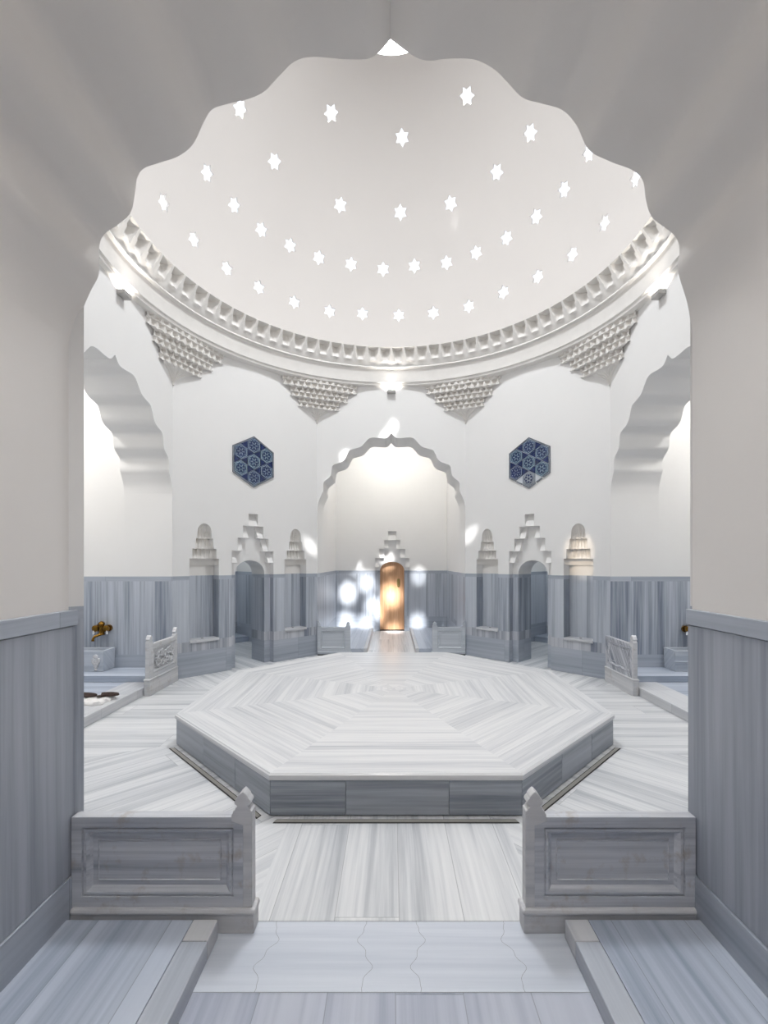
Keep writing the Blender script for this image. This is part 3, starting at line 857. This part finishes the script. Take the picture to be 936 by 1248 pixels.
DC = V((0, 0, 1.748)); DR = .907; CAM = V((0, -1.645, .54)); F = 554.0
def on_dome(p, d, far=True):
    d = d.normalized(); o = p-DC; b = o.dot(d); c = o.length_squared - DR*DR
    return p + d*(-b + math.sqrt(b*b-c))
SEEN = {
 'lowest ring': [(200,247),(237,292),(277,327),(316,350),(359,368),(402,379),(442,382),(486,384),(528,381),(571,373),(613,356),(655,337),(697,310),(736,272),(774,217)],
 'second ring': [(253,211),(286,250),(319,280),(354,299),(389,314),(428,322),(467,328),(505,324),(544,320),(580,308),(617,290),(653,264),(687,231),(717,186)],
 'third ring': [(293,132),(335,197),(415,250),(488,259),(549,248),(605,210),(646,162)],
 'top ring': [(404,138),(490,168),(569,117)]}
stars = []
for ring, l in SEEN.items():
    for i, (px, py) in enumerate(l):
        p = on_dome(CAM, V(((px-477)/F, 1, (685-py)/F)))
        stars.append((p, .0345, ring, i, len(l)))
SUN = V((-.01, 1, -.75)).normalized()
PATCH = [((-.335,1.875,.30), .062), ((-.345,1.875,.06), .07), ((-.19,1.875,.38), .06), ((-.13,1.875,.20), .07), ((-.20,1.875,.05), .06),
         ((.02,1.875,.02), .065), ((.20,1.875,.06), .055), ((.25,1.875,.12), .05), ((.21,1.875,.43), .035), ((-.035,1.875,.60), .035), ((-.27,1.875,.49), .028),
         ((.01,1.0,1.33), .02), ((-.462,.972,.63), .026), ((.452,.982,.70), .026), ((.0,1.96,.27), .075), ((-.27,1.875,.18), .06), ((-.39,1.8,.18), .05), ((-.03,1.5,0), .07), ((.04,1.25,0), .06)]
for P_, r in PATCH:  # unseen star holes added and sized to throw the sun patches listed above
    p = on_dome(V(P_), -SUN)
    if p.z > 1.80: stars.append((p, r, None, 0, 0))
def star_ring(p, r):
    """12 outline points in the dome's unrolled plane (polar angle, azimuth)"""
    w = (p-DC).normalized(); up = (Z - w*w.z).normalized(); e = w.cross(up)
    out = []
    for k in range(12):
        a = PI/6*k; rr = r if k % 2 == 0 else r*.60
        out.append((DC + (w*DR + up*rr*math.cos(a) + e*rr*math.sin(a)).normalized()*DR))
    return out
def unroll(p):
    w = (p-DC).normalized(); ph = math.acos(max(-1, min(1, w.z))); az = math.atan2(w.y, w.x)
    return V((ph*math.cos(az), ph*math.sin(az)))
def roll(q, R):
    ph = q.length; az = math.atan2(q.y, q.x)
    return DC + V((math.sin(ph)*math.cos(az), math.sin(ph)*math.sin(az), math.cos(ph)))*R
OC = math.asin(.225/DR)
pts, edges, holes = [], [], []
def add_loop(l):
    n0 = len(pts); pts.extend(l); edges.extend((n0+i, n0+(i+1) % len(l)) for i in range(len(l)))
SEG = 144
add_loop([V((PI/2*math.cos(2*PI*i/SEG), PI/2*math.sin(2*PI*i/SEG))) for i in range(SEG)])
oc_loop = [V((OC*math.cos(2*PI*i/72), OC*math.sin(2*PI*i/72))) for i in range(72)]
add_loop(oc_loop); holes.append(oc_loop)
sl = []
kept = []
for s_ in stars:
    c2 = unroll(s_[0])
    if any((c2-k).length < (s_[1]+r_)/DR*1.15 for k, r_ in kept): continue
    if c2.length + s_[1]/DR > PI/2-.02 or c2.length - s_[1]/DR < OC+.02: continue
    kept.append((c2, s_[1])); sl.append((s_, [unroll(p) for p in star_ring(s_[0], s_[1])]))
for s_, l in sl: add_loop(l); holes.append(l)
for k in range(1, 26):
    ph = OC + (PI/2-OC)*k/26; n = max(24, int(150*math.sin(ph)))
    for i in range(n):
        qv = V((ph*math.cos(2*PI*(i+.5*(k % 2))/n), ph*math.sin(2*PI*(i+.5*(k % 2))/n)))
        if all((qv-c).length > r_/DR*1.25 for c, r_ in kept): pts.append(qv)
vo, eo, fo, *_ = delaunay_2d_cdt(pts, edges, [], 0, 1e-6)
def inside(qv, l):
    c = False; n = len(l)
    for i in range(n):
        a, b = l[i], l[i-1]
        if (a.y > qv.y) != (b.y > qv.y) and qv.x < (b.x-a.x)*(qv.y-a.y)/(b.y-a.y)+a.x: c = not c
    return c
bm = bmesh.new()
inn = [bm.verts.new(roll(v, DR)) for v in vo]; out = [bm.verts.new(roll(v, DR+.012)) for v in vo]
from collections import Counter
ec = Counter(); ff = []
for t in fo:
    c = sum((vo[i] for i in t), V((0, 0)))/len(t)
    if any(inside(c, h) for h in holes if (c-h[0]).length < .7): continue
    ff.append(t)
    bm.faces.new([inn[i] for i in reversed(t)]); bm.faces.new([out[i] for i in t])
    for i in range(len(t)): ec[tuple(sorted((t[i], t[(i+1) % len(t)])))] += 1
for (a, b), n in ec.items():
    if n == 1: bm.faces.new((inn[a], inn[b], out[b], out[a]))
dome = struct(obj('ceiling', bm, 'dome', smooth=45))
NUM = ['first', 'second', 'third', 'fourth', 'fifth', 'sixth', 'seventh', 'eighth', 'ninth', 'tenth', 'eleventh', 'twelfth', 'thirteenth', 'fourteenth', 'fifteenth']
for (p, r, ring, i, n), l in sl:
    bm = bmesh.new()
    a = [bm.verts.new(roll(x, DR+.0015)) for x in l]; b = [bm.verts.new(roll(x, DR+.0035)) for x in l]
    bm.faces.new(a[::-1]); bm.faces.new(b)
    for k in range(12): bm.faces.new((a[k], a[(k+1) % 12], b[(k+1) % 12], b[k]))
    if ring is None:
        obj('added_star_pane', bm, 'glass', dome); continue
    o = obj('star_skylight', bm, 'glass', base=True)
    tag(o, f'glowing six-pointed star skylight, {NUM[i]} from the left in the {ring} of dome stars', 'skylight', 'star skylights in the dome')
# round lantern at the crown
zo = DC.z + DR*math.cos(OC)
ocu = thing('round_skylight', (0, 0, zo-.004), 'large round bright skylight at the crown of the dome', 'skylight')
bm = bmesh.new(); lathe(bm, [(.2235, zo-.004), (.224, zo+.10), (.24, zo+.10), (.24, zo+.02)], 72); obj('drum', bm, 'plaster', ocu, smooth=40)
bm = bmesh.new(); rr = lathe(bm, [(.2238, zo+.095), (.2238, zo+.099)], 72); bm.faces.new(rr[0][::-1]); bm.faces.new(rr[1]); obj('pane', bm, 'frost', ocu)

# ------------------------------------------------------------------ cornice uplights
def uplight(f, label):
    t = thing('wall_uplight', f(0, 0, 1.515), label, 'lamp', 'uplights below the cornice')
    bm = bmesh.new()
    box(bm, f, -.024, .024, -.030, -.001, 1.517, 1.534); o = obj('housing', bm, 'lamp', t, bevel=.006)
    bm = bmesh.new(); box(bm, f, -.021, .021, -.027, -.004, 1.5342, 1.5352); obj('diffuser', bm, 'led', t)
    L = bpy.data.lights.new('uplight_beam', 'AREA'); L.shape = 'RECTANGLE'; L.size = .04*S; L.size_y = .02*S; L.energy = 44; L.spread = math.radians(150); L.color = (1, .93, .84)
    lo = bpy.data.objects.new('uplight_beam', L); COL.objects.link(lo); lo.location = f(0, -.016, 1.537)*S; lo.rotation_euler = (f(0, .55, 1) - f(0, 0, 0)).to_track_quat('-Z', 'Y').to_euler()
    lo.parent = t; lo.location = lo.location - origin_of(t)
uplight(lambda s, d, z: V((s, 1.0+d, z)), 'small grey uplight below the cornice over the far arch')
uplight(lambda s, d, z: V((-1.0-d, .03+s, z)), 'small grey uplight below the cornice over the left arch')
uplight(lambda s, d, z: V((1.0+d, .03+s, z)), 'small grey uplight below the cornice over the right arch')

# ------------------------------------------------------------------ hexagonal tile panels
def hexpanel(f, zc, label, worn=False, tilt=0.0):
    t = thing('tile_panel', f(0, -.003, zc-.13), label, 'tile panel', 'blue hexagonal tile panels')
    ct, st = math.cos(tilt), math.sin(tilt)
    g = lambda x, d, z: f(x*ct - z*st, d, zc + x*st + z*ct)
    r = .0415; R = 3*r
    def hexa(cx, cz, rad, n=6, ph=PI/2): return [(cx+rad*math.cos(ph+2*PI*k/n), cz+rad*math.sin(ph+2*PI*k/n)) for k in range(n)]
    bm = bmesh.new(); prism(bm, g, hexa(0, 0, R+.002), [], -.004, -.0005); obj('grout', bm, 'tile_white' if worn else 'tile_line', t)
    cs = [(0, 0)] + [(2*r*math.cos(PI/2+PI/3*k), 2*r*math.sin(PI/2+PI/3*k)) for k in range(6)]
    for k, (cx, cz) in enumerate(cs):
        m = 'tile_blue' if (k*7+3) % 3 else 'tile_pale'
        if worn and k == 4: m = 'tile_grey'
        if worn and k == 5: m = 'cobalt'
        bm = bmesh.new(); prism(bm, g, hexa(cx, cz, r*.97), [], -.0075, -.004)
        tl = obj('hexagon_tile', bm, m, t, bevel=.0015)
        bm = bmesh.new()
        ring = hexa(cx, cz, r*.88); ri = hexa(cx, cz, r*.83)
        prism(bm, g, ring, [ri], -.0080, -.0076)
        for a in range(6):
            for rad, off, sz in ((.62, 0, .05), (.30, PI/6, .035)):
                aa = PI/2+PI/3*a+off
                prism(bm, g, hexa(cx+r*rad*math.cos(aa), cz+r*rad*math.sin(aa), r*sz*1.2, 6), [], -.0080, -.0076)
            aa = PI/3*a
            p, qq = (cx+r*.16*math.cos(aa), cz+r*.16*math.sin(aa)), (cx+r*.7*math.cos(aa), cz+r*.7*math.sin(aa))
            nx_, nz_ = -math.sin(aa)*r*.025, math.cos(aa)*r*.025
            prism(bm, g, [(p[0]+nx_, p[1]+nz_), (p[0]-nx_, p[1]-nz_), (qq[0]-nx_, qq[1]-nz_), (qq[0]+nx_, qq[1]+nz_)], [], -.0080, -.0076)
        obj('white_tracery', bm, 'tile_line', tl)
        bm = bmesh.new()
        prism(bm, g, hexa(cx, cz, r*.15), [], -.0080, -.0076)
        for a in range(6):
            aa = PI/2+PI/3*a
            prism(bm, g, hexa(cx+r*.42*math.cos(aa), cz+r*.42*math.sin(aa), r*.14), [], -.0080, -.0076)
            aa += PI/6
            prism(bm, g, hexa(cx+r*.56*math.cos(aa), cz+r*.56*math.sin(aa), r*.10), [], -.0082, -.0078)
        obj('blue_flowers', bm, 'cobalt', tl)
    for k in range(6):
        # inner triangle between the centre tile and two neighbours, outer triangle on the rim
        a = PI/2 + PI/3*k + PI/6
        for rad, ph in ((r*2/math.sqrt(3), a), (r*4/math.sqrt(3), a+PI)):
            if worn and k in (2, 3) and rad > r*1.5: continue
            bm = bmesh.new(); prism(bm, g, hexa(rad*math.cos(a), rad*math.sin(a), r*.52, 3, ph), [], -.0075, -.004)
            obj('triangle_tile', bm, 'cobalt', t)
        # border pieces
        p0, p1 = [V((R*1.012*math.cos(PI/2+PI/3*j), R*1.012*math.sin(PI/2+PI/3*j), 0)) for j in (k, k+1)]
        q0, q1 = p0*1.055, p1*1.055
        gaps = [(.0, .30), (.36, .62), (.68, .98)] if worn and k in (2, 3) else [(0, 1)]
        for a_, b_ in gaps:
            bm = bmesh.new(); P4 = [lerp(p0, p1, a_), lerp(p0, p1, b_), lerp(q0, q1, b_), lerp(q0, q1, a_)]
            prism(bm, g, [(p.x, p.y) for p in P4], [], -.0075, -.0005); obj('border_strip', bm, 'tile_border', t)
    return t
hexpanel(fBL, 1.060, 'blue hexagonal tile panel with intact slate border on the left diagonal wall')
hexpanel(fBR, 1.055, 'blue hexagonal tile panel with broken lower border on the right diagonal wall', worn=True)

# ------------------------------------------------------------------ light
def area(name, loc, rot, size, power, col=(1,1,1), disk=True, spread=None):
    L = bpy.data.lights.new(name, 'AREA'); L.shape = 'DISK' if disk else 'SQUARE'; L.size = size*S; L.energy = power; L.color = col
    if spread: L.spread = spread
    o = bpy.data.objects.new(name, L); COL.objects.link(o); o.location = V(loc)*S; o.rotation_euler = rot
    return o
area('crown_daylight', (0, 0, zo+.085), (0, 0, 0), .42, 1180, (.94, .97, 1))
area('left_alcove_skylight', (-1.58, 0, 1.58), (0, 0, 0), .2, 300, (1, .97, .93))
area('right_alcove_skylight', (1.58, 0, 1.58), (0, 0, 0), .2, 300, (1, .97, .93))
area('far_alcove_skylight', (0, 1.5, 1.58), (0, 0, 0), .2, 190, (1, .96, .9))
area('near_alcove_fill', (0, -1.5, 1.58), (0, 0, 0), .2, 240, (1, .97, .94))  # unseen fill light, added to brighten the near jambs and ledges
for f, n in ((fBL, 'left'), (fBR, 'right')):
    area(n+'_cell_skylight', f(0, .5, .97), (0, 0, 0), .12, 80, (.92, .97, 1))
L = bpy.data.lights.new('niche_spot', 'SPOT'); L.energy = 2600; L.spot_size = math.radians(6.0); L.spot_blend = .5; L.color = (1, .80, .58); L.shadow_soft_size = .05
o = bpy.data.objects.new('niche_spot', L); COL.objects.link(o); P_ = V((.10, -.45, 1.50)); o.location = P_*S
o.rotation_euler = (fBR(-.254, .03, .575) - P_).to_track_quat('-Z', 'Y').to_euler()
L = bpy.data.lights.new('sun', 'SUN'); L.energy = 110; L.angle = math.radians(2.0); L.color = (1, .97, .92)
o = bpy.data.objects.new('sun', L); COL.objects.link(o); o.rotation_euler = (-SUN).to_track_quat('Z', 'Y').to_euler()
wd = bpy.data.worlds.new('sky'); sc.world = wd; wd.use_nodes = True
bg = wd.node_tree.nodes['Background']; bg.inputs[0].default_value = (.93, .96, 1, 1); bg.inputs[1].default_value = 7.0

# ------------------------------------------------------------------ camera
cd = bpy.data.cameras.new('camera'); cam = bpy.data.objects.new('camera', cd); COL.objects.link(cam)
cam.location = CAM*S; cam.rotation_euler = (PI/2, 0, 0)
cd.sensor_fit = 'AUTO'; cd.sensor_width = 36; cd.lens = F/1248*36
cd.shift_x = -9/1248; cd.shift_y = 61/1248; cd.clip_start = .02
sc.camera = cam
sc.cycles.max_bounces = 14; sc.cycles.diffuse_bounces = 10; sc.cycles.glossy_bounces = 4; sc.cycles.transparent_max_bounces = 12
sc.cycles.sample_clamp_indirect = 6
sc.cycles.use_denoising = True
vs = sc.view_settings; vs.view_transform = 'Standard'; vs.look = 'None'; vs.gamma = 1; vs.exposure = -1.93; vs.use_curve_mapping = False
